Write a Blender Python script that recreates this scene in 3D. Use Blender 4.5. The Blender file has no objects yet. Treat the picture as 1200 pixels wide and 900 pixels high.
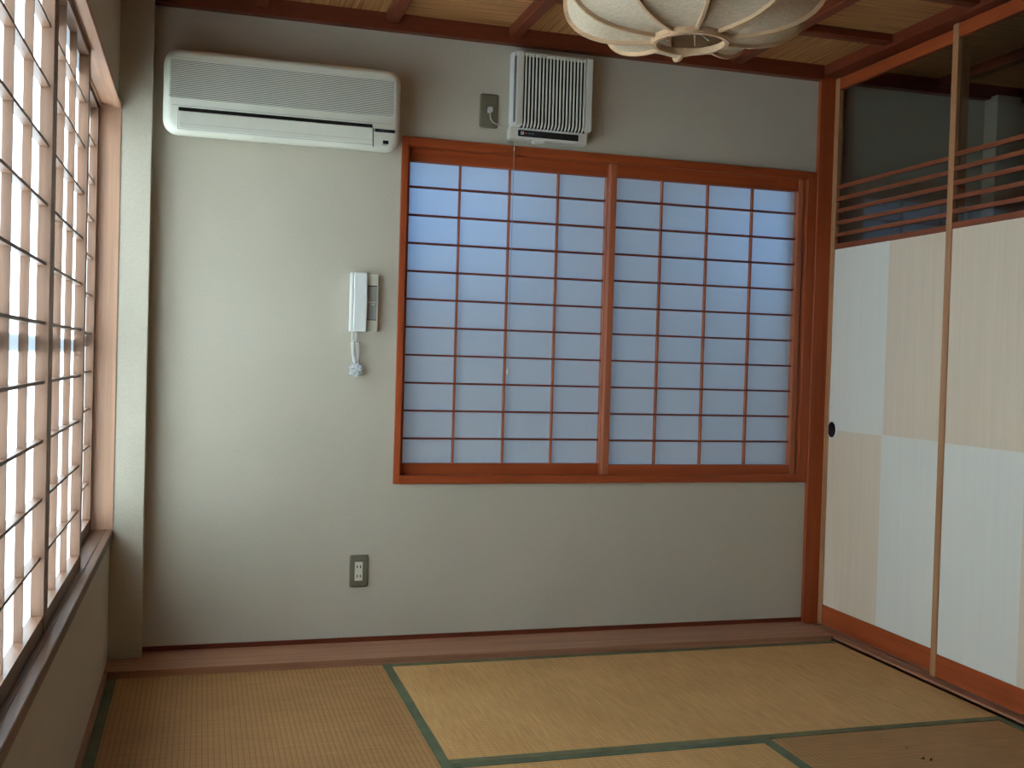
import bpy, bmesh, math, random
from mathutils import Vector, Matrix
random.seed(7)
S = bpy.context.scene
COL = S.collection

# ------------------------------------------------------------------ camera
F_PX, YAW, PIT, ROL = 1243.95, 0.28454, -0.020969, 0.028592
CAM = Vector((0.28998, -3.9378, 1.08419))
fw = Vector((math.sin(YAW)*math.cos(PIT), math.cos(YAW)*math.cos(PIT), math.sin(PIT)))
r0 = Vector((math.cos(YAW), -math.sin(YAW), 0)); u0 = r0.cross(fw)
rt = math.cos(ROL)*r0 + math.sin(ROL)*u0
up = -math.sin(ROL)*r0 + math.cos(ROL)*u0
cd = bpy.data.cameras.new('camera'); cam = bpy.data.objects.new('camera', cd); COL.objects.link(cam)
cd.sensor_fit = 'HORIZONTAL'; cd.sensor_width = 36.0; cd.lens = 36.0*F_PX/1200.0
cd.clip_start = 0.02; cd.clip_end = 200
m = Matrix.Identity(4)
for i in range(3):
    m[i][0] = rt[i]; m[i][1] = up[i]; m[i][2] = -fw[i]; m[i][3] = CAM[i]
cam.matrix_world = m
S.camera = cam

# ------------------------------------------------------------------ world, sun, exposure
W = bpy.data.worlds.new('sky'); S.world = W; W.use_nodes = True
wn = W.node_tree; wn.nodes.clear()
wo = wn.nodes.new('ShaderNodeOutputWorld'); wb = wn.nodes.new('ShaderNodeBackground')
wb.inputs[0].default_value = (0.24, 0.50, 1.0, 1); wb.inputs[1].default_value = 2.3
wn.links.new(wb.outputs[0], wo.inputs[0])
sd = bpy.data.lights.new('sun', 'SUN'); sd.energy = 61.0; sd.angle = math.radians(3); sd.color = (0.70, 0.87, 1.0)
sun = bpy.data.objects.new('sun', sd); COL.objects.link(sun)
sun.rotation_euler = Vector((0.88, 0.0, -0.46)).to_track_quat('-Z', 'Y').to_euler()
S.view_settings.view_transform = 'Standard'; S.view_settings.look = 'None'
S.view_settings.gamma = 1.0; S.view_settings.use_curve_mapping = False
S.view_settings.exposure = 0.0
S.cycles.max_bounces = 12; S.cycles.diffuse_bounces = 7; S.cycles.glossy_bounces = 4
S.cycles.transmission_bounces = 8; S.cycles.sample_clamp_indirect = 6.0

# ------------------------------------------------------------------ materials
def nt(name, rough=0.6, spec=0.3):
    M = bpy.data.materials.new(name); M.use_nodes = True
    t = M.node_tree; b = t.nodes['Principled BSDF']
    b.inputs['Roughness'].default_value = rough
    b.inputs['Specular IOR Level'].default_value = spec
    return M, t, b
def N(t, kind, **kw):
    n = t.nodes.new(kind)
    for k, v in kw.items():
        if k in n.inputs: n.inputs[k].default_value = v
        else: setattr(n, k, v)
    return n
def coords(t, scale, which='Object'):
    tc = t.nodes.new('ShaderNodeTexCoord'); mp = t.nodes.new('ShaderNodeMapping')
    mp.inputs['Scale'].default_value = scale
    t.links.new(tc.outputs[which], mp.inputs[0]); return mp.outputs[0]
def ramp(t, fac, stops):
    r = t.nodes.new('ShaderNodeValToRGB'); e = r.color_ramp.elements
    while len(e) < len(stops): e.new(0.5)
    for k, (p, c) in enumerate(stops):
        e[k].position = p; e[k].color = (*c, 1)
    t.links.new(fac, r.inputs[0]); return r.outputs[0]
def bump(t, b, h, strength, dist):
    n = t.nodes.new('ShaderNodeBump'); n.inputs['Strength'].default_value = strength
    n.inputs['Distance'].default_value = dist
    t.links.new(h, n.inputs['Height']); t.links.new(n.outputs[0], b.inputs['Normal'])
def plain(name, col, rough=0.5, spec=0.3, var=0.06):
    M, t, b = nt(name, rough, spec)
    n = N(t, 'ShaderNodeTexNoise', Scale=18.0, Detail=3.0); t.links.new(coords(t, (1, 1, 1)), n.inputs['Vector'])
    lo = tuple(c*(1-var) for c in col); hi = tuple(min(1, c*(1+var)) for c in col)
    t.links.new(ramp(t, n.outputs['Fac'], [(0.3, lo), (0.7, hi)]), b.inputs['Base Color'])
    return M
def wood(name, col, axis, rough=0.45, spec=0.35, con=0.22, gs=1.0):
    M, t, b = nt(name, rough, spec)
    sc = [55.0*gs]*3; sc[axis] = 1.6
    v = coords(t, tuple(sc))
    # every piece gets its own patch of grain
    oi = t.nodes.new('ShaderNodeObjectInfo'); ad = N(t, 'ShaderNodeVectorMath', operation='ADD')
    ml = N(t, 'ShaderNodeMath', operation='MULTIPLY'); ml.inputs[1].default_value = 37.0
    t.links.new(oi.outputs['Random'], ml.inputs[0]); t.links.new(v, ad.inputs[0]); t.links.new(ml.outputs[0], ad.inputs[1])
    n = N(t, 'ShaderNodeTexNoise', Scale=1.0, Detail=5.0, Roughness=0.65, Distortion=0.4)
    t.links.new(ad.outputs[0], n.inputs['Vector'])
    lo = tuple(c*(1-con) for c in col); hi = tuple(min(1, c*(1+con*0.8)) for c in col)
    t.links.new(ramp(t, n.outputs['Fac'], [(0.3, lo), (0.7, hi)]), b.inputs['Base Color'])
    bump(t, b, n.outputs['Fac'], 0.12, 0.001)
    return M
def woods(name, col, **k):
    return [wood(name + '_grain_' + 'xyz'[a], col, a, **k) for a in range(3)]
def plaster(name, col):
    M, t, b = nt(name, 0.9, 0.1)
    c = coords(t, (1, 1, 1))
    n1 = N(t, 'ShaderNodeTexNoise', Scale=260.0, Detail=3.0, Roughness=0.7); t.links.new(c, n1.inputs['Vector'])
    n2 = N(t, 'ShaderNodeTexNoise', Scale=2.2, Detail=4.0); t.links.new(c, n2.inputs['Vector'])
    n3 = N(t, 'ShaderNodeTexVoronoi', Scale=95.0); t.links.new(c, n3.inputs['Vector'])
    a = ramp(t, n1.outputs['Fac'], [(0.3, tuple(x*0.90 for x in col)), (0.7, tuple(min(1, x*1.07) for x in col))])
    big = ramp(t, n2.outputs['Fac'], [(0.35, (0.95, 0.95, 0.94)), (0.65, (1, 1, 1))])
    fl = ramp(t, n3.outputs['Distance'], [(0.06, (0.80, 0.76, 0.68)), (0.13, (1, 1, 1))])
    m1 = N(t, 'ShaderNodeMix', data_type='RGBA', blend_type='MULTIPLY'); m1.inputs[0].default_value = 1
    m2 = N(t, 'ShaderNodeMix', data_type='RGBA', blend_type='MULTIPLY'); m2.inputs[0].default_value = 0.6
    t.links.new(a, m1.inputs[6]); t.links.new(big, m1.inputs[7])
    t.links.new(m1.outputs[2], m2.inputs[6]); t.links.new(fl, m2.inputs[7])
    t.links.new(m2.outputs[2], b.inputs['Base Color'])
    bump(t, b, n1.outputs['Fac'], 0.25, 0.002)
    return M
def tatami_mat_material(name, col, axis):
    # ribs run along `axis`; rush lies across them
    M, t, b = nt(name, 0.62, 0.25)
    o = 1-axis
    sc = [0.0, 0.0, 0.0]; sc[o] = 1.0
    w = N(t, 'ShaderNodeTexWave', wave_type='BANDS', bands_direction='XYZ'[o], wave_profile='SIN', Scale=2*math.pi/0.0155/20.0)
    t.links.new(coords(t, tuple(sc)), w.inputs['Vector'])
    rs = [9.0, 9.0, 9.0]; rs[axis] = 420.0
    rush = N(t, 'ShaderNodeTexNoise', Scale=1.0, Detail=2.0); t.links.new(coords(t, tuple(rs)), rush.inputs['Vector'])
    blot = N(t, 'ShaderNodeTexNoise', Scale=3.5, Detail=5.0, Roughness=0.6); t.links.new(coords(t, (1, 1, 1)), blot.inputs['Vector'])
    a = ramp(t, rush.outputs['Fac'], [(0.25, tuple(x*0.72 for x in col)), (0.75, tuple(min(1, x*1.22) for x in col))])
    rib = ramp(t, w.outputs['Fac'], [(0.0, (0.66, 0.60, 0.52)), (0.22, (1, 1, 1))])
    bl = ramp(t, blot.outputs['Fac'], [(0.3, (0.88, 0.84, 0.78)), (0.7, (1.06, 1.05, 1.03))])
    m1 = N(t, 'ShaderNodeMix', data_type='RGBA', blend_type='MULTIPLY'); m1.inputs[0].default_value = 0.85
    m2 = N(t, 'ShaderNodeMix', data_type='RGBA', blend_type='MULTIPLY'); m2.inputs[0].default_value = 1
    t.links.new(a, m1.inputs[6]); t.links.new(rib, m1.inputs[7])
    t.links.new(m1.outputs[2], m2.inputs[6]); t.links.new(bl, m2.inputs[7])
    t.links.new(m2.outputs[2], b.inputs['Base Color'])
    bump(t, b, w.outputs['Fac'], 0.35, 0.0012)
    return M
def reed_material(name, axis):
    M, t, b = nt(name, 0.55, 0.3)
    o = 1-axis
    sc = [2.0, 2.0, 2.0]; sc[o] = 190.0
    n = N(t, 'ShaderNodeTexNoise', Scale=1.0, Detail=1.5, Roughness=0.5); t.links.new(coords(t, tuple(sc)), n.inputs['Vector'])
    t.links.new(ramp(t, n.outputs['Fac'], [(0.30, (0.10, 0.041, 0.015)), (0.44, (0.33, 0.14, 0.045)), (0.60, (0.47, 0.225, 0.078)), (0.74, (0.66, 0.38, 0.15))]), b.inputs['Base Color'])
    bump(t, b, n.outputs['Fac'], 0.6, 0.003)
    return M
def cloth_material(name, col, trans=0.25):
    M, t, b = nt(name, 0.9, 0.05)
    c = coords(t, (1, 1, 1))
    n1 = N(t, 'ShaderNodeTexNoise', Scale=1.0, Detail=3.0); t.links.new(coords(t, (45, 45, 700)), n1.inputs['Vector'])
    n2 = N(t, 'ShaderNodeTexNoise', Scale=240.0, Detail=2.0); t.links.new(c, n2.inputs['Vector'])
    ad = N(t, 'ShaderNodeMath', operation='ADD'); t.links.new(n1.outputs['Fac'], ad.inputs[0]); t.links.new(n2.outputs['Fac'], ad.inputs[1])
    hf = N(t, 'ShaderNodeMath', operation='MULTIPLY'); hf.inputs[1].default_value = 0.5; t.links.new(ad.outputs[0], hf.inputs[0])
    cr = ramp(t, hf.outputs[0], [(0.35, tuple(x*0.82 for x in col)), (0.65, tuple(min(1, x*1.1) for x in col))])
    t.links.new(cr, b.inputs['Base Color'])
    tr = t.nodes.new('ShaderNodeBsdfTranslucent'); t.links.new(cr, tr.inputs[0])
    mx = t.nodes.new('ShaderNodeMixShader'); mx.inputs[0].default_value = trans
    t.links.new(b.outputs[0], mx.inputs[1]); t.links.new(tr.outputs[0], mx.inputs[2])
    t.links.new(mx.outputs[0], t.nodes['Material Output'].inputs[0])
    return M
def paper_material(name, soft, refl, col=(0.86, 0.87, 0.86)):
    # washi: part of the light goes straight on in a wide lobe, the rest spreads evenly
    M = bpy.data.materials.new(name); M.use_nodes = True
    t = M.node_tree; t.nodes.clear(); out = t.nodes.new('ShaderNodeOutputMaterial')
    n = N(t, 'ShaderNodeTexNoise', Scale=140.0, Detail=4.0, Roughness=0.7); t.links.new(coords(t, (1, 1, 1)), n.inputs['Vector'])
    cr = ramp(t, n.outputs['Fac'], [(0.3, tuple(x*0.95 for x in col)), (0.7, col)])
    tr = t.nodes.new('ShaderNodeBsdfTranslucent'); df = t.nodes.new('ShaderNodeBsdfDiffuse')
    rf = N(t, 'ShaderNodeBsdfRefraction', Roughness=0.75, IOR=1.25)
    for x in (tr, df, rf): t.links.new(cr, x.inputs[0])
    m1 = t.nodes.new('ShaderNodeMixShader'); m1.inputs[0].default_value = soft
    t.links.new(tr.outputs[0], m1.inputs[1]); t.links.new(rf.outputs[0], m1.inputs[2])
    m2 = t.nodes.new('ShaderNodeMixShader'); m2.inputs[0].default_value = refl
    t.links.new(m1.outputs[0], m2.inputs[1]); t.links.new(df.outputs[0], m2.inputs[2])
    t.links.new(m2.outputs[0], out.inputs[0])
    return M

M = {}
M['plaster'] = plaster('sand_plaster', (0.50, 0.445, 0.345))
RED = woods('red_cedar', (0.325, 0.062, 0.017), spec=0.22)
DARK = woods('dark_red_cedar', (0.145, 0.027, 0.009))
MID = woods('tan_cedar', (0.47, 0.262, 0.162))
KUM = woods('backlit_lattice_cedar', (0.19, 0.038, 0.014), spec=0.2)  # backlit darkness of the lattice bars is put into this wood colour
STILE = woods('red_stile_cedar', (0.37, 0.105, 0.045), spec=0.25)
PALE = woods('pale_cedar', (0.195, 0.099, 0.056))
SILLW = woods('sill_cedar', (0.145, 0.074, 0.043), spec=0.3)
BOARD = woods('brown_board', (0.335, 0.155, 0.084), con=0.3)
RIBW = woods('lamp_wood', (0.50, 0.31, 0.17))
M['white'] = plain('ivory_plastic', (0.655, 0.63, 0.51), 0.38, 0.45, 0.02)
M['white2'] = plain('cool_white_plastic', (0.68, 0.67, 0.615), 0.35, 0.45, 0.02)
M['fanwhite'] = plain('fan_plastic', (0.56, 0.53, 0.44), 0.4, 0.4, 0.02)
M['greyplastic'] = plain('grey_plastic', (0.33, 0.34, 0.31), 0.45, 0.3, 0.03)
M['slotdark'] = plain('shaded_slot', (0.06, 0.06, 0.05), 0.6, 0.2)
M['sidegrey'] = plain('grey_vent', (0.13, 0.135, 0.135), 0.6, 0.2)
M['black'] = plain('black_plastic', (0.012, 0.012, 0.012), 0.4, 0.3, 0.1)
M['plate'] = plain('olive_plate', (0.155, 0.135, 0.085), 0.45, 0.4, 0.04)
M['heri'] = plain('green_cloth', (0.105, 0.114, 0.066), 0.9, 0.1, 0.14)
M['heri2'] = plain('olive_cloth', (0.14, 0.13, 0.07), 0.9, 0.1, 0.14)
M['cord'] = plain('cord_grey', (0.45, 0.43, 0.38), 0.6, 0.2)
M['red'] = plain('red_mark', (0.50, 0.05, 0.05), 0.5)
M['green'] = plain('green_mark', (0.10, 0.20, 0.07), 0.5)
M['blue'] = plain('blue_mark', (0.05, 0.16, 0.35), 0.5)
M['fusuma_a'] = wood('cool_white_paper', (0.655, 0.61, 0.525), 2, 0.8, 0.12, 0.025)
M['fusuma_b'] = wood('beige_paper', (0.64, 0.51, 0.375), 2, 0.8, 0.12, 0.05)
M['alu'] = plain('aluminium', (0.35, 0.36, 0.37), 0.4, 0.5)
M['concrete'] = plain('outside_concrete', (0.76, 0.66, 0.55), 0.9, 0.1, 0.1)
M['ground'] = plain('outside_gravel', (0.34, 0.33, 0.30), 0.95, 0.1, 0.15)
M['ceilback'] = plain('attic_board', (0.10, 0.07, 0.05), 0.9, 0.1)
M['paper'] = paper_material('shoji_paper', 0.0, 0.35)
M['paper_soft'] = paper_material('thin_shoji_paper', 0.7, 0.25)
M['reed0'] = reed_material('reed_along_x', 0)
M['reed1'] = reed_material('reed_along_y', 1)
M['linen'] = cloth_material('linen', (0.61, 0.48, 0.335))
g, t_, b_ = nt('clear_glass', 0.02, 0.5)
b_.inputs['Base Color'].default_value = (0.80, 0.84, 0.82, 1); b_.inputs['Transmission Weight'].default_value = 1.0; b_.inputs['IOR'].default_value = 1.42
M['glass'] = g
g, t_, b_ = nt('crumpled_film', 0.15, 0.6)
b_.inputs['Base Color'].default_value = (0.78, 0.79, 0.77, 1); b_.inputs['Transmission Weight'].default_value = 0.5; b_.inputs['IOR'].default_value = 1.2
M['film'] = g

# ------------------------------------------------------------------ helpers
WL = {}            # world location of every object made here
def link(name, me, loc, parent=None):
    o = bpy.data.objects.new(name, me); COL.objects.link(o)
    loc = Vector(loc); WL[o.name] = loc
    if parent is not None:
        o.parent = parent; o.location = loc - WL[parent.name]
    else:
        o.location = loc
    return o
def thing(name, label, cat, loc, group=None):
    o = link(name, None, loc); o.empty_display_size = 0.05
    o['label'] = label; o['category'] = cat
    if group: o['group'] = group
    return o
def tag(o, label, cat, group=None):
    o['label'] = label; o['category'] = cat
    if group: o['group'] = group
    return o
def struct(o):
    o['kind'] = 'structure'; return o
def sroot(name, loc):
    o = link(name, None, loc); o.empty_display_size = 0.05; o['kind'] = 'structure'; return o
def mesh_of(bm, mat, smooth=False):
    me = bpy.data.meshes.new('mesh'); bmesh.ops.recalc_face_normals(bm, faces=bm.faces)
    bm.to_mesh(me); bm.free()
    for mm in (mat if isinstance(mat, (list, tuple)) else [mat]): me.materials.append(mm)
    if smooth:
        for p in me.polygons: p.use_smooth = True
    return me
CACHE = {}
def add_box(bm, x0, x1, y0, y1, z0, z1):
    vs = [bm.verts.new((x, y, z)) for x in (x0, x1) for y in (y0, y1) for z in (z0, z1)]
    for f in ((0, 1, 3, 2), (4, 6, 7, 5), (0, 4, 5, 1), (2, 3, 7, 6), (0, 2, 6, 4), (1, 5, 7, 3)):
        bm.faces.new([vs[i] for i in f])
def box(name, x0, x1, y0, y1, z0, z1, mat, parent=None, bev=0.0):
    """one box; shares mesh data with equal boxes. mat may be a list of three grain directions."""
    d = (x1-x0, y1-y0, z1-z0)
    if isinstance(mat, list): mat = mat[max(range(3), key=lambda i: d[i])]
    key = (round(d[0], 5), round(d[1], 5), round(d[2], 5), mat.name, bev)
    me = CACHE.get(key)
    if me is None:
        bm = bmesh.new(); add_box(bm, -d[0]/2, d[0]/2, -d[1]/2, d[1]/2, -d[2]/2, d[2]/2)
        if bev: bmesh.ops.bevel(bm, geom=bm.edges[:], offset=bev, segments=1, affect='EDGES')
        me = mesh_of(bm, mat); CACHE[key] = me
    return link(name, me, ((x0+x1)/2, (y0+y1)/2, (z0+z1)/2), parent)
def boxes(name, lst, mat, parent=None, loc=(0, 0, 0)):
    bm = bmesh.new(); L = Vector(loc)
    for b in lst: add_box(bm, b[0]-L.x, b[1]-L.x, b[2]-L.y, b[3]-L.y, b[4]-L.z, b[5]-L.z)
    return link(name, mesh_of(bm, mat), loc, parent)
def tube_bm(bm, pts, rad, seg=8, cap=True):
    pts = [Vector(p) for p in pts]; rings = []
    n = len(pts); prev = None
    for i, p in enumerate(pts):
        d = (pts[min(i+1, n-1)] - pts[max(i-1, 0)]).normalized()
        if prev is None:
            a = Vector((0, 0, 1)) if abs(d.z) < 0.9 else Vector((1, 0, 0))
            s = d.cross(a).normalized()
        else:
            s = (prev - d*prev.dot(d)).normalized()
        prev = s; q = d.cross(s)
        r = rad[i] if isinstance(rad, (list, tuple)) else rad
        rings.append([bm.verts.new(p + r*(math.cos(a)*s + math.sin(a)*q)) for a in [2*math.pi*k/seg for k in range(seg)]])
    for a, b in zip(rings, rings[1:]):
        for k in range(seg): bm.faces.new((a[k], a[(k+1) % seg], b[(k+1) % seg], b[k]))
    if cap: bm.faces.new(rings[0][::-1]); bm.faces.new(rings[-1])
def tube(name, pts, rad, mat, parent=None, seg=8):
    o = Vector(pts[0]); bm = bmesh.new(); tube_bm(bm, [Vector(p)-o for p in pts], rad, seg)
    return link(name, mesh_of(bm, mat, True), o, parent)
def rr_loop(w, h, r, seg=6):
    """rounded rectangle outline about the origin"""
    out = []
    for cx, cy, a0 in ((w/2-r, h/2-r, 0), (-w/2+r, h/2-r, 90), (-w/2+r, -h/2+r, 180), (w/2-r, -h/2+r, 270)):
        for k in range(seg+1):
            a = math.radians(a0 + 90.0*k/seg); out.append((cx+r*math.cos(a), cy+r*math.sin(a)))
    return out
def loft_xz(name, layers, mat, loc, parent=None, smooth=True, caps=(True, True)):
    """layers: list of (y, outline[(x,z)...]) from back (wall) to front"""
    bm = bmesh.new(); rings = []
    for y, ol in layers: rings.append([bm.verts.new((x, y, z)) for x, z in ol])
    n = len(rings[0])
    for a, b in zip(rings, rings[1:]):
        for k in range(n): bm.faces.new((a[k], a[(k+1) % n], b[(k+1) % n], b[k]))
    if caps[0]: bm.faces.new(rings[0])
    if caps[1]: bm.faces.new(rings[-1])
    me = mesh_of(bm, mat, smooth)
    o = link(name, me, loc, parent)
    if smooth:
        try: me.set_sharp_from_angle(angle=math.radians(38))
        except Exception: pass
    return o

# ================================================================== THE SETTING
ZC = 2.352                                   # ceiling
XR = 2.742                                   # right end of the back wall
YF = -5.2                                    # far end of the space behind the camera
WX0, WX1, WZ0, WZ1 = 0.987, 2.742, 0.614, 1.912     # opening in the back wall, casing included
LY0, LY1, LZ0, LZ1 = -2.83, -0.08, 0.44, 1.925      # opening in the left wall

struct(boxes('floor', [(-0.2, 2.9, -3.12, 0.15, -0.15, -0.056), (-0.2, 2.9, YF-0.1, -3.12, -0.15, -0.004)], BOARD[0]))
wb_ = struct(boxes('wall_back', [(-0.2, WX0, 0, 0.10, -0.1, 2.5), (WX0, XR+0.05, 0, 0.10, -0.1, WZ0), (WX0, XR+0.05, 0, 0.10, WZ1, 2.5), (XR+0.0, 2.9, 0.05, 0.10, -0.1, 2.5)], M['plaster']))
struct(boxes('wall_left', [(-0.15, 0, YF, 0.0, -0.1, LZ0), (-0.15, 0, YF, 0.0, LZ1, 2.5), (-0.15, 0, LY1, 0.0, LZ0, LZ1), (-0.15, 0, YF, LY0, LZ0, LZ1)], M['plaster']))
struct(box('wall_pillar', 0.0, 0.1085, -0.08, 0.0, 0.022, ZC, M['plaster'], None, 0.0015))
struct(box('wall_front', -0.15, 2.95, YF-0.1, YF, -0.1, 2.5, M['plaster']))
struct(box('wall_right', 2.84, 2.94, YF, -3.20, -0.1, 2.5, M['plaster']))
# a fine crack running down the plaster beside the fan
tube('crack', [(1.785, -0.0002, 2.075), (1.7835, -0.0002, 2.04), (1.784, -0.0002, 2.01), (1.7825, -0.0002, 1.985)], 0.0007, M['plate'], wb_, 5)

# wooden board along the back wall with its narrow skirting
fb = sroot('trim_floor', (1.37, -0.12, 0.0))
box('plank', 0.0, 2.742, -0.233, 0.0, -0.05, 0.024, BOARD, fb, 0.0015)
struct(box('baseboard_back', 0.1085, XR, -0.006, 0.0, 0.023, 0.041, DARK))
struct(box('baseboard_left', 0.0, 0.012, -3.12, -0.233, -0.05, 0.021, BOARD))
# corner post, cornices, header over the doors
struct(box('trim_post', XR, 2.86, -0.018, 0.06, 0.0, 2.40, RED, None, 0.002))
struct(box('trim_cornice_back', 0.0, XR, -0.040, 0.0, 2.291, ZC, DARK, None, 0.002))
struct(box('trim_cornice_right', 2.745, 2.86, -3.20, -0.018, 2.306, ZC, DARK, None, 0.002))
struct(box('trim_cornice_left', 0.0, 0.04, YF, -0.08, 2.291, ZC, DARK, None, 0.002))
# door track on the floor: two grooves
tr = sroot('trim_door_track', (2.82, -1.6, 0.0))
for x0, x1, z1 in ((2.752, 2.790, 0.016), (2.796, 2.818, 0.016), (2.824, 2.90, 0.016), (2.752, 2.90, 0.008)):
    box('track_strip', x0, x1, -3.20, -0.018, -0.05, z1, BOARD, tr)

# ceiling: square coffers, woven reed laid in turn along x and along y
ce = sroot('ceiling', (1.4, -1.4, ZC))
box('ceiling_board', -0.2, 2.95, YF, 0.15, ZC+0.012, ZC+0.06, M['ceilback'], ce)
P = 0.467
for i in range(6):
    for j in range(11):
        x0, x1 = i*P, min((i+1)*P, 2.80); y1 = -j*P; y0 = -(j+1)*P
        box('reed_panel', x0+0.002, x1-0.002, y0+0.002, y1-0.002, ZC-0.002, ZC+0.012, M['reed%d' % ((i+j) % 2)], ce)
for i in range(1, 6):
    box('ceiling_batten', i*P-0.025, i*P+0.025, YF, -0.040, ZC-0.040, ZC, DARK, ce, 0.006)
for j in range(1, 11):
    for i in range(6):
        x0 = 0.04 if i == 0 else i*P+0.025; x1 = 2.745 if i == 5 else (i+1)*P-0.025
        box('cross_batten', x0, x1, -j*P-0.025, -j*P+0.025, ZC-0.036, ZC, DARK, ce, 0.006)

# ---------------------------------------------------------------- back window casing
w1 = sroot('window_1', (1.86, 0, WZ0))
box('casing', WX0, 1.011, -0.012, 0.085, WZ0, WZ1, RED, w1, 0.0015)
box('casing', 2.700, XR, -0.012, 0.085, WZ0, WZ1, RED, w1, 0.0015)
box('head_casing', 1.011, 2.700, -0.012, 0.085, 1.880, WZ1, RED, w1, 0.0015)
box('sill_casing', 1.011, 2.700, -0.014, 0.085, WZ0, 0.645, RED, w1, 0.0015)
# aluminium sash outside the paper
for b in ((1.0, 2.73, 0.62, 0.66), (1.0, 2.73, 1.87, 1.91), (1.0, 1.04, 0.66, 1.87), (2.69, 2.73, 0.66, 1.87)):
    box('outer_sash', b[0], b[1], 0.10, 0.13, b[2], b[3], M['alu'], w1)

# ---------------------------------------------------------------- left window casing
w2 = sroot('window_2', (0, -1.45, LZ0))
box('sill', -0.10, 0.009, LY0, LY1, LZ0, 0.471, SILLW, w2, 0.002)
box('sill_strip', -0.019, -0.013, LY0, LY1, 0.4705, 0.4735, SILLW, w2)
box('sill_strip', -0.0575, -0.0545, LY0, LY1, 0.4705, 0.4735, SILLW, w2)
box('jamb', -0.10, 0.009, LY1-0.004, LY1+0.0, 0.471, LZ1, MID, w2)
box('jamb', -0.10, 0.009, LY0-0.0, LY0+0.004, 0.471, LZ1, MID, w2)
for x0, x1, z0 in ((-0.014, 0.010, 1.905), (-0.058, -0.054, 1.905), (-0.10, -0.088, 1.905), (-0.10, 0.010, 1.914)):
    box('head', x0, x1, LY0+0.004, LY1-0.004, z0, LZ1, MID, w2, 0.001)
for z0, z1 in ((0.44, 0.49), (1.114, 1.138), (1.88, 1.925)):
    box('outer_sash', -0.125, -0.104, LY0, LY1, z0, z1, M['alu'], w2)

# ================================================================== SHOJI SCREENS
def shoji(label, group, axis, a0, a1, f0, f1, z0, z1, za, zb, lines, ncol, stile, wd, paper, mun, bar=None, stw=None):
    """axis 'x' (in the back wall; f grows outwards = +y) or 'y' (left wall; f grows outwards = -x).
    a0..a1 width, f0 front, f1 back; za..zb paper heights; lines heights of the cross bars"""
    bar = bar or wd; stw = stw or wd
    def B(name, p0, p1, q0, q1, h0, h1, mat, bev=0.0):
        if axis == 'x': return box(name, p0, p1, min(q0, q1), max(q0, q1), h0, h1, mat, root, bev)
        return box(name, -max(q0, q1), -min(q0, q1), p0, p1, h0, h1, mat, root, bev)
    base = ((a0+a1)/2, f0, z0) if axis == 'x' else (-f0, (a0+a1)/2, z0)
    root = thing('shoji_screen', label, 'shoji screen', base, group)
    B('stile', a0, a0+stile, f0, f1, z0, z1, stw, 0.0012); B('stile', a1-stile, a1, f0, f1, z0, z1, stw, 0.0012)
    B('top_rail', a0+stile, a1-stile, f0+0.002, f1, zb, z1, wd); B('bottom_rail', a0+stile, a1-stile, f0+0.002, f1, z0, za, wd)
    c0, c1 = a0+stile, a1-stile; pw = (c1-c0)/ncol
    ff = f1-mun                                   # front of the lattice
    for k in range(1, ncol): B('upright_bar', c0+k*pw-0.0035, c0+k*pw+0.0035, ff, f1-0.001, za, zb, stw)
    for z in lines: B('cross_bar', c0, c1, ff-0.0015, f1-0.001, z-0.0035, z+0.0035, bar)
    zz = [za]+sorted(lines)+[zb]
    for k in range(ncol):
        for q in range(len(zz)-1):
            B('paper_pane', c0+k*pw-(0.004 if k == 0 else 0), c0+(k+1)*pw+(0.004 if k == ncol-1 else 0), f1-0.001, f1, zz[q], zz[q+1], paper)
    return root
BL = [1.738-0.1064*k for k in range(10)]
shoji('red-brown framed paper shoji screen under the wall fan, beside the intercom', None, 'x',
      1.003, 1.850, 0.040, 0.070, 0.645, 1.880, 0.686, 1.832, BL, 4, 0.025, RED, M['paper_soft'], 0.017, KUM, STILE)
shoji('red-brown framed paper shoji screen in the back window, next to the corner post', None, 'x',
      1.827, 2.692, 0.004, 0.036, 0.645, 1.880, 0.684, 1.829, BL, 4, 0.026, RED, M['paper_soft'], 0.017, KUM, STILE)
LL = [0.6345+0.1258*k for k in range(10)]
def lsh(label, y0, y1, f0):
    shoji(label, None, 'y', y0, y1, f0, f0+0.028, 0.4715, 1.913, 0.510, 1.893, LL, 3, 0.030, PALE, M['paper'], 0.018)
YC = -1.457
lsh('pale wooden shoji screen in the bright side window, beside the plaster pillar', -0.785, -0.085, 0.060)
lsh('pale wooden shoji screen in the bright side window, overlapping the one beside the pillar', YC, -0.757, 0.024)
lsh('pale wooden shoji screen in the bright side window, third from the pillar', -2.157, YC, 0.024)
lsh('pale wooden shoji screen in the bright side window, fourth from the pillar', -2.825, -2.127, 0.060)

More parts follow.
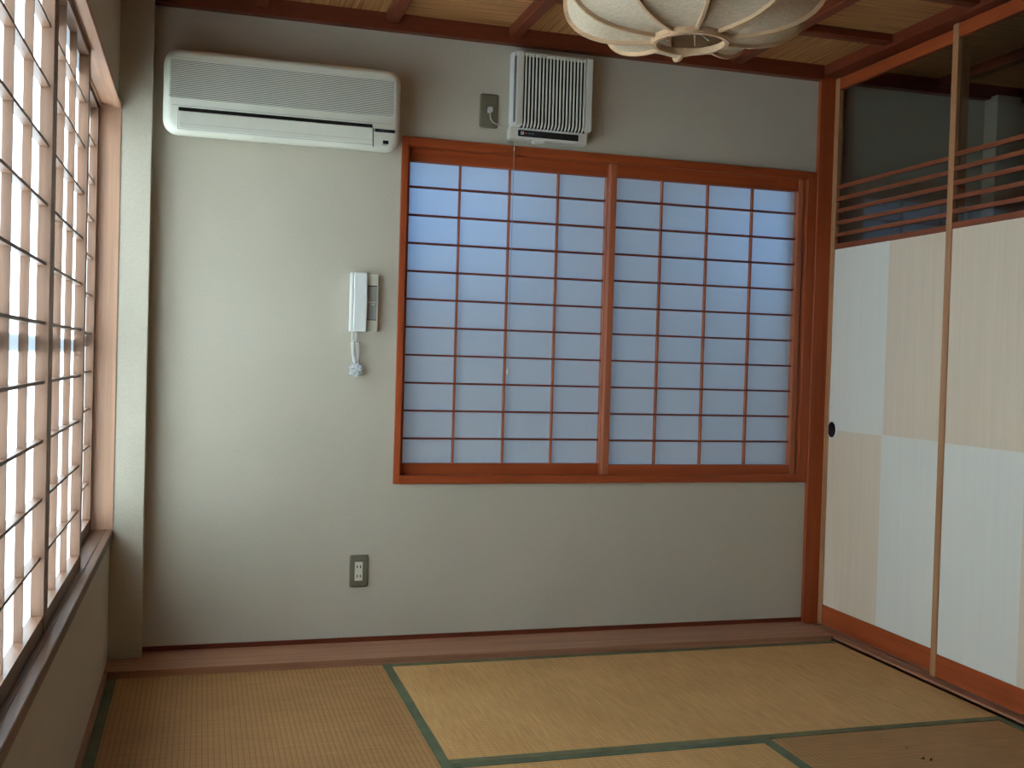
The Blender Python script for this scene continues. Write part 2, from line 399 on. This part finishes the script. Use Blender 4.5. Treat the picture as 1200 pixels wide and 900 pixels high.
# ================================================================== SLIDING DOORS
def ellipse_cup(name, parent, x, y, z, ry, rz):
    # door pull: oval cup with a pale rim
    def ring(s, dx): return [(dx, ry*s*math.cos(2*math.pi*k/28), rz*s*math.sin(2*math.pi*k/28)) for k in range(28)]
    bm = bmesh.new(); R = [[bm.verts.new(v) for v in ring(s, d)] for s, d in ((1.0, 0.0), (0.97, -0.003), (0.86, -0.003), (0.84, -0.0015))]
    for a, b in zip(R, R[1:]):
        for k in range(28): bm.faces.new((a[k], a[(k+1) % 28], b[(k+1) % 28], b[k]))
    o = link(name, mesh_of(bm, M['white2'], True), (x, y, z), parent)
    bm = bmesh.new(); R = [[bm.verts.new(v) for v in ring(s, d)] for s, d in ((0.86, -0.0022), (0.80, -0.0018), (0.70, -0.0008), (0.35, -0.0005))]
    for a, b in zip(R, R[1:]):
        for k in range(28): bm.faces.new((a[k], a[(k+1) % 28], b[(k+1) % 28], b[k]))
    bm.faces.new(R[-1])
    c = link('cup', mesh_of(bm, M['black'], True), (x, y, z), o)
    return o
ZW0, ZW1, ZM, ZG1 = 0.102, 1.590, 0.841, 2.255
def sliding_door(label, x, y0, y1, pull, flip):
    root = thing('sliding_door', label, 'sliding door', (x+0.014, (y0+y1)/2, 0.0), None)
    s = 0.030; X1 = x+0.026
    box('stile', x, X1, y0, y0+s, 0.018, 2.304, RED if False else MIDRED, root, 0.0012)
    box('stile', x, X1, y1-s, y1, 0.018, 2.304, MIDRED, root, 0.0012)
    box('bottom_rail', x+0.001, X1, y0+s, y1-s, 0.022, ZW0, RED, root, 0.001)
    box('middle_rail', x+0.001, X1, y0+s, y1-s, ZW1, 1.612, SLAT, root, 0.001)
    box('top_rail', x+0.001, X1, y0+s, y1-s, ZG1, 2.302, RED, root, 0.001)
    for k in range(5):
        zz = 1.6495+k*0.0497
        box('slat', x+0.001, x+0.011, y0+s, y1-s, zz-0.0075, zz+0.0075, SLAT, root)
    box('glass_pane', x+0.013, x+0.017, y0+s-0.004, y1-s+0.004, 1.608, ZG1+0.004, M['glass'], root)
    ym = (y0+y1)/2
    for a, (p0, p1) in enumerate(((ym, y1-s), (y0+s, ym))):       # a=0 is the half next to the back wall
        for c, (q0, q1) in enumerate(((ZM, ZW1), (ZW0, ZM))):
            mt = M['fusuma_a'] if (a+c+flip) % 2 == 0 else M['fusuma_b']
            box('paper_panel', x+0.0045+(0.0004 if mt is M['fusuma_b'] else 0), X1-0.004, p0-(0.002 if a == 0 else 0.002), p1+0.002, q0-0.002, q1+0.002, mt, root)
    if pull: ellipse_cup('door_pull', root, x+0.0045, pull, 0.839, 0.034, 0.038)
    return root
MIDRED = woods('brown_cedar', (0.39, 0.185, 0.082))
SLAT = woods('slat_cedar', (0.21, 0.058, 0.024), spec=0.2)
XD1, XD2 = 2.811, 2.783
sliding_door('tall sliding door with slatted glass top and black oval pull, beside the corner post', XD1, -0.806, -0.018, -0.0720, 0)
sliding_door('tall sliding door with slatted glass top, overlapping the door with the oval pull', XD2, -1.590, -0.776, None, 1)
sliding_door('tall sliding door with slatted glass top, second from the door with the visible oval pull', XD2, -2.404, -1.590, None, 1)
sliding_door('tall sliding door with slatted glass top, third from the door with the visible oval pull', XD1, -3.190, -2.374, None, 0)

# ---------------------------------------------------------------- dim adjoining room behind the doors
struct(box('wall_adjoining_back', 2.86, 5.6, 0.0, 0.10, -0.1, 2.5, M['plaster']))
struct(box('wall_adjoining_pillar', 3.575, 3.70, -0.08, 0.0, -0.05, 2.30, M['plaster']))
struct(box('wall_adjoining_right', 5.5, 5.6, -3.2, 0.0, -0.1, 2.5, M['plaster']))
struct(box('wall_adjoining_front', 2.86, 5.6, -3.3, -3.2, -0.1, 2.5, M['plaster']))
struct(box('floor_adjoining', 2.86, 5.6, -3.3, 0.1, -0.15, -0.05, BOARD))
ce2 = sroot('ceiling_adjoining', (4.2, -1.6, ZC))
box('ceiling_board', 2.86, 5.6, -3.3, 0.1, ZC, ZC+0.06, M['reed0'], ce2)
for i in range(1, 6): box('ceiling_batten', 2.86+i*P-0.025, 2.86+i*P+0.025, -3.2, 0, ZC-0.04, ZC, DARK, ce2)
struct(box('trim_cornice_adjoining', 2.86, 5.5, -0.04, 0.0, 2.291, ZC, DARK))

# ---------------------------------------------------------------- outdoors, lighting the paper
struct(box('ground', -40, 40, -40, 40, -0.75, -0.65, M['ground']))
struct(boxes('wall_outside_and_sun_screen', [(-0.9, 6.0, 1.6, 1.8, -0.65, 1.55), (2.0, 3.15, 1.62, 1.82, 1.5, 3.0), (-0.9, -0.75, 0.3, 1.9, -0.65, 5.0)], M['concrete']))  # assumed neighbour wall; tall slab and high side wing added to block sky and sun
struct(box('eave', -0.3, 5.6, 0.10, 0.70, 1.99, 2.06, M['ceilback']))

# ================================================================== TATAMI MATS
TM = {0: [tatami_mat_material('rush_pale_x', (0.555, 0.31, 0.118), 0), tatami_mat_material('rush_pale_y', (0.555, 0.31, 0.118), 1)],
      1: [tatami_mat_material('rush_brown_x', (0.36, 0.185, 0.068), 0), tatami_mat_material('rush_brown_y', (0.36, 0.185, 0.068), 1)]}
HW = 0.030
def tatami(label, x0, x1, y0, y1, along, shade, hm='heri'):
    """along: 0 long side (and the cloth borders) along x, 1 along y"""
    root = thing('tatami_mat', label, 'tatami mat', ((x0+x1)/2, (y0+y1)/2, -0.055), None)
    g = 0.0012; x0 += g; x1 -= g; y0 += g; y1 -= g
    box('rush_cover', x0, x1, y0, y1, -0.055, 0.0, TM[shade][along], root, 0.002)
    for s in (0, 1):
        if along: a = (x0-0.0004, x0+HW, y0-0.0004, y1+0.0004) if s == 0 else (x1-HW, x1+0.0004, y0-0.0004, y1+0.0004)
        else: a = (x0-0.0004, x1+0.0004, y0-0.0004, y0+HW) if s == 0 else (x0-0.0004, x1+0.0004, y1-HW, y1+0.0004)
        box('border_cloth', a[0], a[1], a[2], a[3], -0.054, 0.0012, M[hm], root)
    return root
A, YB = 0.955, -0.233
tatami('brownish tatami mat with green borders lying along the side wall under the shoji window', 0.012, A, YB-1.91, YB, 1, 1)
tatami('pale straw tatami mat lying lengthwise along the wooden board under the back window', A, 2.752, YB-A, YB, 0, 0, 'heri2')
tatami('pale square half tatami mat in the middle of the floor', A, 2*A-0.03, YB-2*A, YB-A, 0, 0)
tatami('orange-brown tatami mat lying along the sliding doors', 2*A-0.03, 2.752, YB-A-1.90, YB-A, 1, 1)
tatami('pale tatami mat across the open end of the room', 0.012, 2*A-0.03, YB-2*A-0.955, YB-2*A, 0, 0)
# a few dark crumbs on the mat by the doors
bm = bmesh.new()
for x, y, r in ((2.262, -1.425, 0.0035), (2.275, -1.44, 0.003), (2.285, -1.43, 0.0022), (2.27, -1.34, 0.0022), (2.256, -1.424, 0.002)):
    vs = bmesh.ops.create_icosphere(bm, subdivisions=1, radius=r)['verts']
    bmesh.ops.translate(bm, verts=vs, vec=(x-2.26, y+1.42, r*0.7))
cr = link('crumbs', mesh_of(bm, M['black']), (2.26, -1.42, 0.0)); cr['kind'] = 'stuff'
tag(cr, 'few dark crumbs scattered on the tatami mat by the sliding doors', 'crumbs')

# ================================================================== AIR CONDITIONER
ac = thing('air_conditioner', 'long ivory wall air conditioner with ribbed front grille, high beside the pillar', 'air conditioner', (0.5485, 0.0, 1.825))
AX0, AX1, AZ0, AZ1 = 0.1445, 0.953, 1.818, 2.108
acx, acz = (AX0+AX1)/2, (AZ0+AZ1)/2; aw, ah = AX1-AX0, AZ1-AZ0
def acl(dx, dz0, dz1, r):
    return [(x, z+(dz0-dz1)/2) for x, z in rr_loop(aw-2*dx, ah-dz0-dz1, r, 7)]
lay = [(0.0, acl(0.002, 0.03, -0.008, 0.05)), (-0.06, acl(0.0, 0.018, -0.006, 0.05)), (-0.125, acl(0.0, 0.004, 0.0, 0.05)), (-0.158, acl(0.003, 0.0, 0.002, 0.05)),
       (-0.176, acl(0.009, 0.005, 0.008, 0.047)), (-0.186, acl(0.018, 0.014, 0.016, 0.042)), (-0.190, acl(0.028, 0.024, 0.026, 0.034))]
loft_xz('body', lay, M['white'], (acx, 0.0, acz), ac)
GX0, GX1, GZ0, GZ1 = 0.170, 0.922, 1.936, 2.064
box('grille_backing', GX0, GX1, -0.1902, -0.188, GZ0, GZ1, M['slotdark'], ac)
ns = 27
for k in range(ns):
    z = GZ0+(k+0.5)*(GZ1-GZ0)/ns
    box('slat', GX0-0.006, GX1+0.006, -0.1935, -0.1895, z-0.0012, z+0.0012, M['white'], ac, 0.0005)
# top lip, seam under the grille, air slot, louver flap, control panel
box('panel_lip', GX0-0.004, GX1+0.004, -0.1925, -0.188, GZ1+0.001, GZ1+0.006, M['white'], ac, 0.001)
box('panel_seam', AX0+0.03, AX1-0.03, -0.1903, -0.188, 1.9105, 1.9118, M['greyplastic'], ac)
box('air_slot', 0.196, 0.848, -0.1906, -0.180, 1.8925, 1.9050, M['black'], ac)
fl = box('louver_flap', 0.197, 0.850, -0.194, -0.186, 1.8345, 1.8925, M['white'], ac, 0.002)
box('flap_groove', 0.198, 0.848, -0.1943, -0.190, 1.8495, 1.8503, M['greyplastic'], fl)
box('flap_gap', 0.1950, 0.1965, -0.1905, -0.188, 1.832, 1.893, M['black'], ac); box('flap_gap', 0.8505, 0.8525, -0.1905, -0.188, 1.826, 1.893, M['black'], ac)
box('flap_gap', 0.196, 0.851, -0.1905, -0.188, 1.8325, 1.8340, M['greyplastic'], ac)
dp = box('display_strip', 0.857, 0.928, -0.1912, -0.186, 1.8800, 1.8915, M['black'], ac, 0.001)
for k in range(3): box('lamp_mark', 0.884+0.008*k, 0.887+0.008*k, -0.1915, -0.191, 1.8855, 1.8865, M['greyplastic'], dp)
box('sensor_window', 0.886, 0.906, -0.1912, -0.186, 1.8400, 1.8525, M['black'], ac, 0.001)
box('sensor_lip', 0.884, 0.900, -0.1912, -0.188, 1.8355, 1.8375, M['greyplastic'], ac)

# ================================================================== WALL FAN
fan = thing('ventilation_fan', 'white wall ventilation fan with upright slats and black button strip', 'fan', (1.5535, 0.0, 1.93))
def fl_(x0, x1, z0, z1, r): return [(x+(x0+x1)/2, z+(z0+z1)/2) for x, z in rr_loop(x1-x0, z1-z0, r, 4)]
FX0, FX1, FZ1 = 1.402, 1.7065, 2.253
loft_xz('housing', [(0.0, fl_(1.398, 1.702, 1.944, 2.264, 0.006)), (-0.040, fl_(1.397, 1.702, 1.938, 2.262, 0.006)), (-0.050, fl_(1.399, 1.700, 1.940, 2.258, 0.006))], M['white2'], (0, 0, 0), fan)
# front cover: frame of four rails in front of a black opening
box('dark_opening', 1.428, 1.684, -0.066, -0.049, 1.972, 2.240, M['black'], fan)
box('cover_side', FX0, 1.430, -0.085, -0.045, 1.976, FZ1, M['fanwhite'], fan, 0.003)
box('cover_side', 1.680, FX1, -0.085, -0.045, 1.976, FZ1, M['fanwhite'], fan, 0.003)
box('cover_top', 1.430, 1.680, -0.083, -0.045, 2.240, FZ1-0.001, M['fanwhite'], fan, 0.003)
box('side_slot', FX0-0.0006, FX0+0.002, -0.080, -0.050, 1.990, 2.238, M['sidegrey'], fan)
bm = bmesh.new()
prof = [(-0.0845, 2.247), (-0.0850, 2.20), (-0.0850, 1.993), (-0.082, 1.984), (-0.074, 1.976), (-0.060, 1.970), (-0.050, 1.967)]
w = 0.0023
rows = [[bm.verts.new((sx, y+dy, z+dz)) for sx, dy, dz in ((-w, 0, 0), (w, 0, 0), (w, 0.008, 0.002), (-w, 0.008, 0.002))] for y, z in prof]
for a, b in zip(rows, rows[1:]):
    for k in range(4): bm.faces.new((a[k], a[(k+1) % 4], b[(k+1) % 4], b[k]))
bm.faces.new(rows[0]); bm.faces.new(rows[-1])
slm = mesh_of(bm, M['white'])
for k in range(18): link('slat', slm, (1.4385+k*0.01378, 0, 0), fan)
cp = box('control_housing', 1.391, 1.7005, -0.055, -0.004, 1.930, 1.974, M['fanwhite'], fan, 0.003)
st = box('button_strip', 1.421, 1.664, -0.0562, -0.052, 1.9395, 1.9645, M['black'], cp)
def mark(x0, x1, z0, z1, mm): box('button_mark', x0, x1, -0.0567, -0.0561, z0, z1, mm, cp)
mark(1.432, 1.4435, 1.9475, 1.9585, M['white2']); box('button_hole', 1.4345, 1.439, -0.0569, -0.0566, 1.9505, 1.9555, M['black'], cp)
mark(1.449, 1.457, 1.951, 1.956, M['red']); mark(1.462, 1.470, 1.951, 1.956, M['green']); mark(1.475, 1.483, 1.951, 1.956, M['blue'])
for (x0, x1, z0, z1) in ((1.419, 1.666, 1.9375, 1.9395), (1.419, 1.666, 1.9645, 1.966), (1.664, 1.666, 1.9395, 1.9645)):
    box('strip_rim', x0, x1, -0.0566, -0.052, z0, z1, M['white2'], cp)
box('release_tab', 1.485, 1.53, -0.050, -0.02, 1.924, 1.931, M['white2'], fan, 0.002)
box('top_vent', 1.405, 1.70, -0.05, -0.01, 2.258, 2.264, M['fanwhite'], fan)
# pull cord with its bead
pc = tube('pull_cord', [(1.4135, -0.035, 1.932), (1.4135, -0.035, 1.6), (1.4130, -0.035, 1.3), (1.4130, -0.035, 1.05)], 0.0010, M['cord'], fan, 6)
tube('cord_joint', [(1.4135, -0.035, 1.902), (1.4135, -0.035, 1.888)], 0.0022, M['white2'], fan, 8)
tube('cord_bead', [(1.4130, -0.035, 1.058), (1.4130, -0.035, 1.050), (1.4130, -0.035, 1.040), (1.4130, -0.035, 1.034)], [0.0015, 0.0045, 0.0050, 0.003], M['white2'], fan, 10)

# ================================================================== SOCKETS
def plate(name, label, x0, x1, z0, z1):
    root = thing(name, label, 'power outlet', ((x0+x1)/2, 0.0, z0))
    def ol(i): return rr_loop(x1-x0-2*i, z1-z0-2*i, 0.009-i*0.5, 4)
    loft_xz('cover_plate', [(0.0, ol(0)), (-0.004, ol(0)), (-0.007, ol(0.0025)), (-0.0078, ol(0.006))], M['plate'], ((x0+x1)/2, 0, (z0+z1)/2), root)
    return root
s1 = plate('power_outlet', 'brown power outlet plate with a plug and cord, beside the wall fan', 1.281, 1.355, 1.972, 2.100)
box('socket_insert', 1.304, 1.330, -0.0090, -0.007, 2.002, 2.072, M['plate'], s1)
pl = thing('power_plug', 'ivory plug with a thin cord running to the wall fan', 'plug', (1.318, -0.009, 2.037))
box('plug_body', 1.309, 1.327, -0.034, -0.0085, 2.027, 2.047, M['cord'], pl, 0.003)
tube('cord', [(1.317, -0.030, 2.030), (1.316, -0.032, 2.018), (1.319, -0.028, 2.003), (1.330, -0.020, 1.992), (1.346, -0.016, 1.987), (1.368, -0.014, 1.985), (1.392, -0.014, 1.984), (1.402, -0.014, 1.984)], 0.0024, M['cord'], pl, 8)
s2 = plate('power_outlet', 'brown power outlet plate with two ivory sockets, low on the wall', 0.832, 0.902, 0.2285, 0.349)
ins = box('socket_insert', 0.8515, 0.8805, -0.0095, -0.007, 0.2535, 0.3240, M['white'], s2, 0.0008)
for z in (0.3060, 0.2710):
    for x in (0.8600, 0.8722): box('socket_slot', x-0.0018, x+0.0018, -0.0098, -0.009, z-0.0050, z+0.0050, M['black'], ins)

# ================================================================== INTERCOM
ph = thing('intercom', 'white wall intercom with handset and bundled cord, beside the back window', 'intercom', (0.86, 0.0, 1.18))
def sl(name, x0, x1, z0, z1, y0, y1, mat, par, bow=0.0, bev=0.003):
    bm = bmesh.new(); n = 10; rows = []
    for k in range(n+1):
        f = k/n; z = z0+(z1-z0)*f; yy = y1-bow*math.sin(math.pi*f)
        rows.append([bm.verts.new(v) for v in ((x0, y0, z), (x0, yy+bev, z), (x0+bev, yy, z), (x1-bev, yy, z), (x1, yy+bev, z), (x1, y0, z))])
    for a, b in zip(rows, rows[1:]):
        for k in range(6): bm.faces.new((a[k], a[(k+1) % 6], b[(k+1) % 6], b[k]))
    bm.faces.new(rows[0]); bm.faces.new(rows[-1])
    o = Vector(((x0+x1)/2, (y0+y1)/2, z0)); bmesh.ops.translate(bm, verts=bm.verts, vec=-o)
    return link(name, mesh_of(bm, mat), o, par)
sl('base_unit', 0.812, 0.911, 1.181, 1.392, 0.0, -0.024, M['white'], ph, 0.002)
rc = box('name_recess', 0.868, 0.9045, -0.0266, -0.023, 1.222, 1.350, M['greyplastic'], ph)
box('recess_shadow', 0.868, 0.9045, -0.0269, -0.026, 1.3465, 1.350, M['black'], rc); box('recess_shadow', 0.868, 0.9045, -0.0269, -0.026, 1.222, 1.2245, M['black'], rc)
box('recess_ledge', 0.870, 0.9000, -0.0290, -0.026, 1.287, 1.291, M['white'], rc); box('call_button', 0.884, 0.895, -0.0290, -0.026, 1.2775, 1.283, M['white'], rc, 0.0005)
for x0, x1, z0, z1 in ((0.866, 0.868, 1.219, 1.353), (0.9045, 0.908, 1.219, 1.353)):
    box('recess_rim', x0, x1, -0.0282, -0.023, z0, z1, M['white'], ph)
hs = sl('handset', 0.8165, 0.8655, 1.179, 1.3935, -0.026, -0.050, M['white2'], ph, 0.006)
sl('handset_side', 0.8055, 0.8150, 1.179, 1.3935, -0.010, -0.046, M['white2'], ph, 0.006, 0.002)
box('handset_web', 0.8145, 0.8170, -0.047, -0.012, 1.180, 1.335, M['white2'], ph)
box('handset_slot', 0.8145, 0.8170, -0.020, -0.012, 1.335, 1.392, M['black'], ph)
# bundled cord
tube('cord_stub', [(0.8165, -0.030, 1.182), (0.8165, -0.030, 1.165), (0.8170, -0.030, 1.148), (0.8205, -0.030, 1.141), (0.8240, -0.030, 1.146), (0.8250, -0.03, 1.152)], 0.0028, M['white2'], ph)
tube('cord_stub', [(0.8335, -0.022, 1.182), (0.8335, -0.022, 1.150), (0.8325, -0.024, 1.142), (0.8290, -0.026, 1.140)], 0.0028, M['white2'], ph)
def coil(name, p0, p1, R, turns, bend):
    n = turns*10; pts = []
    for k in range(n+1):
        f = k/n; c = Vector(p0).lerp(Vector(p1), f); c.x += bend*math.sin(math.pi*f)
        a = 2*math.pi*turns*f
        pts.append((c.x+R*math.cos(a), c.y+R*math.sin(a)*0.8, c.z))
    return tube(name, pts, 0.0017, M['white2'], ph, 6)
coil('coiled_cord', (0.8200, -0.028, 1.142), (0.8330, -0.024, 1.055), 0.0060, 24, -0.003)
coil('coiled_cord', (0.8400, -0.020, 1.142), (0.8370, -0.018, 1.055), 0.0055, 24, 0.004)
bm = bmesh.new(); bmesh.ops.create_icosphere(bm, subdivisions=3, radius=1.0)
rnd = random.Random(3)
for v in bm.verts:
    d = v.co.normalized(); a = math.atan2(d.z, d.x)
    k = 1.0+0.16*math.sin(7*a+3*d.y)+0.12*rnd.uniform(-1, 1)
    v.co = Vector((d.x*0.026*k, d.y*0.017*k, d.z*0.026*k))
link('plastic_wrap', mesh_of(bm, M['film']), (0.836, -0.020, 1.040), ph)

# ================================================================== PENDANT LAMP
LX, LYY, LZ = 1.36, -1.67, 1.845
lamp = thing('pendant_lamp', 'round squat pendant lamp of cream linen with curved wooden ribs', 'lamp', (LX, LYY, LZ-0.02))
def prof_pt(f, k=1.0):
    """f 0..1 from the bottom ring over the rim to the top ring; k scales the bulge"""
    if f < 0.5:
        a = f*2*math.pi/2; n = 2.5; H = 0.11
        r = 0.086+(0.300-0.086)*math.sin(a)**(2/n) if a > 0 else 0.086
        z = H*(1-max(0.0, math.cos(a))**(2/n))
    else:
        a = (1-f)*2*math.pi/2; n = 2.3; H2 = 0.15
        r = 0.07+(0.300-0.07)*math.sin(a)**(2/n) if a > 0 else 0.07
        z = 0.11+H2*(max(0.0, math.cos(a))**(2/n))
    return r, z
NR = 10; PH0 = math.radians(73.5)
FS = [0.0, 0.02, 0.045, 0.08, 0.12, 0.17, 0.22, 0.27, 0.32, 0.37, 0.41, 0.45, 0.48, 0.5, 0.52, 0.55, 0.6, 0.66, 0.72, 0.78, 0.84, 0.90, 0.95, 1.0]
# one linen gore between two ribs, drawn taut: flatter in the middle than at the ribs
bm = bmesh.new(); grid = []; nw = 8
dA = 2*math.pi/NR
for f in FS:
    row = []
    r, z = prof_pt(f)
    for q in range(nw+1):
        s = q/nw; a = dA*s
        sag = 4*s*(1-s)*math.sin(math.pi*f)**0.8
        ch = math.cos(dA/2)/math.cos(a-dA/2)                    # straight chord between the ribs
        rr = r*(1+(ch-1)*0.9) - 0.010*sag*(0.3+0.7*abs(math.sin(math.pi*f)))
        zz = z + (0.010*sag if f < 0.5 else -0.006*sag)
        row.append(bm.verts.new((rr*math.cos(a), rr*math.sin(a), zz)))
    grid.append(row)
for a, b in zip(grid, grid[1:]):
    for q in range(nw): bm.faces.new((a[q], a[q+1], b[q+1], b[q]))
gore = mesh_of(bm, M['linen'], True)
bm = bmesh.new(); rows = []
for i, f in enumerate(FS):
    r, z = prof_pt(f); r2, z2 = prof_pt(min(1, f+0.01)); r1, z1 = prof_pt(max(0, f-0.01))
    tx, tz = r2-r1, z2-z1; L = math.hypot(tx, tz) or 1; nx, nz = tz/L, -tx/L
    if f == 0.0: nx, nz = 0.0, -1.0
    wv = 0.0036
    rows.append([bm.verts.new(v) for v in ((r-nx*0.004, -wv, z-nz*0.004), (r+nx*0.008, -wv, z+nz*0.008), (r+nx*0.008, wv, z+nz*0.008), (r-nx*0.004, wv, z-nz*0.004))])
for a, b in zip(rows, rows[1:]):
    for k in range(4): bm.faces.new((a[k], a[(k+1) % 4], b[(k+1) % 4], b[k]))
bm.faces.new(rows[0]); bm.faces.new(rows[-1])
ribm = mesh_of(bm, RIBW[0])
for k in range(NR):
    o = link('linen_panel', gore, (LX, LYY, LZ), lamp); o.rotation_euler.z = PH0+k*dA
    o = link('rib', ribm, (LX, LYY, LZ), lamp); o.rotation_euler.z = PH0+k*dA
def hoop(name, r0, r1, z0, z1, mat, par, n=64):
    bm = bmesh.new(); R = [[bm.verts.new((r*math.cos(2*math.pi*k/n), r*math.sin(2*math.pi*k/n), z)) for k in range(n)] for r, z in ((r0, z0), (r1, z0), (r1, z1), (r0, z1))]
    for a, b in zip(R, R[1:]+R[:1]):
        for k in range(n): bm.faces.new((a[k], a[(k+1) % n], b[(k+1) % n], b[k]))
    me = mesh_of(bm, mat, True); me.set_sharp_from_angle(angle=math.radians(40))
    return link(name, me, (LX, LYY, 0), par)
hoop('bottom_ring', 0.0785, 0.0875, LZ-0.015, LZ+0.000, RIBW[0], lamp)
hoop('ring_overlap', 0.0870, 0.0905, LZ-0.011, LZ+0.001, RIBW[0], lamp)
hoop('top_ring', 0.060, 0.072, LZ+0.25, LZ+0.265, RIBW[0], lamp)
box('hanger_bar', LX-0.075, LX+0.075, LYY-0.012, LYY+0.012, LZ+0.252, LZ+0.264, RIBW, lamp)
box('inner_post', LX-0.052, LX-0.044, LYY+0.02, LYY+0.028, LZ-0.005, LZ+0.255, RIBW, lamp)
box('inner_post', LX+0.026, LX+0.029, LYY+0.03, LYY+0.033, LZ-0.005, LZ+0.255, RIBW, lamp)
tube('hanging_cord', [(LX, LYY, LZ+0.255), (LX, LYY, ZC)], 0.004, M['black'], lamp)
hb = tube('bulb_holder', [(LX, LYY, LZ+0.26), (LX, LYY, LZ+0.20)], 0.02, M['white2'], lamp, 14)
bm = bmesh.new(); bmesh.ops.create_uvsphere(bm, u_segments=16, v_segments=10, radius=0.035)
link('bulb', mesh_of(bm, M['white2'], True), (LX, LYY, LZ+0.17), lamp)
tube('pull_string', [(LX-0.01, LYY-0.02, LZ+0.13), (LX-0.006, LYY-0.02, LZ+0.06), (LX+0.004, LYY-0.02, LZ+0.025), (LX+0.022, LYY-0.018, LZ+0.004), (LX+0.040, LYY-0.012, LZ-0.004), (LX+0.055, LYY-0.005, LZ+0.004), (LX+0.066, LYY+0.0, LZ+0.014)], 0.0013, M['cord'], lamp, 6)
# ceiling rose
rose = hoop('ceiling_rose', 0.0, 0.045, ZC-0.03, ZC+0.0, RIBW[0], lamp)
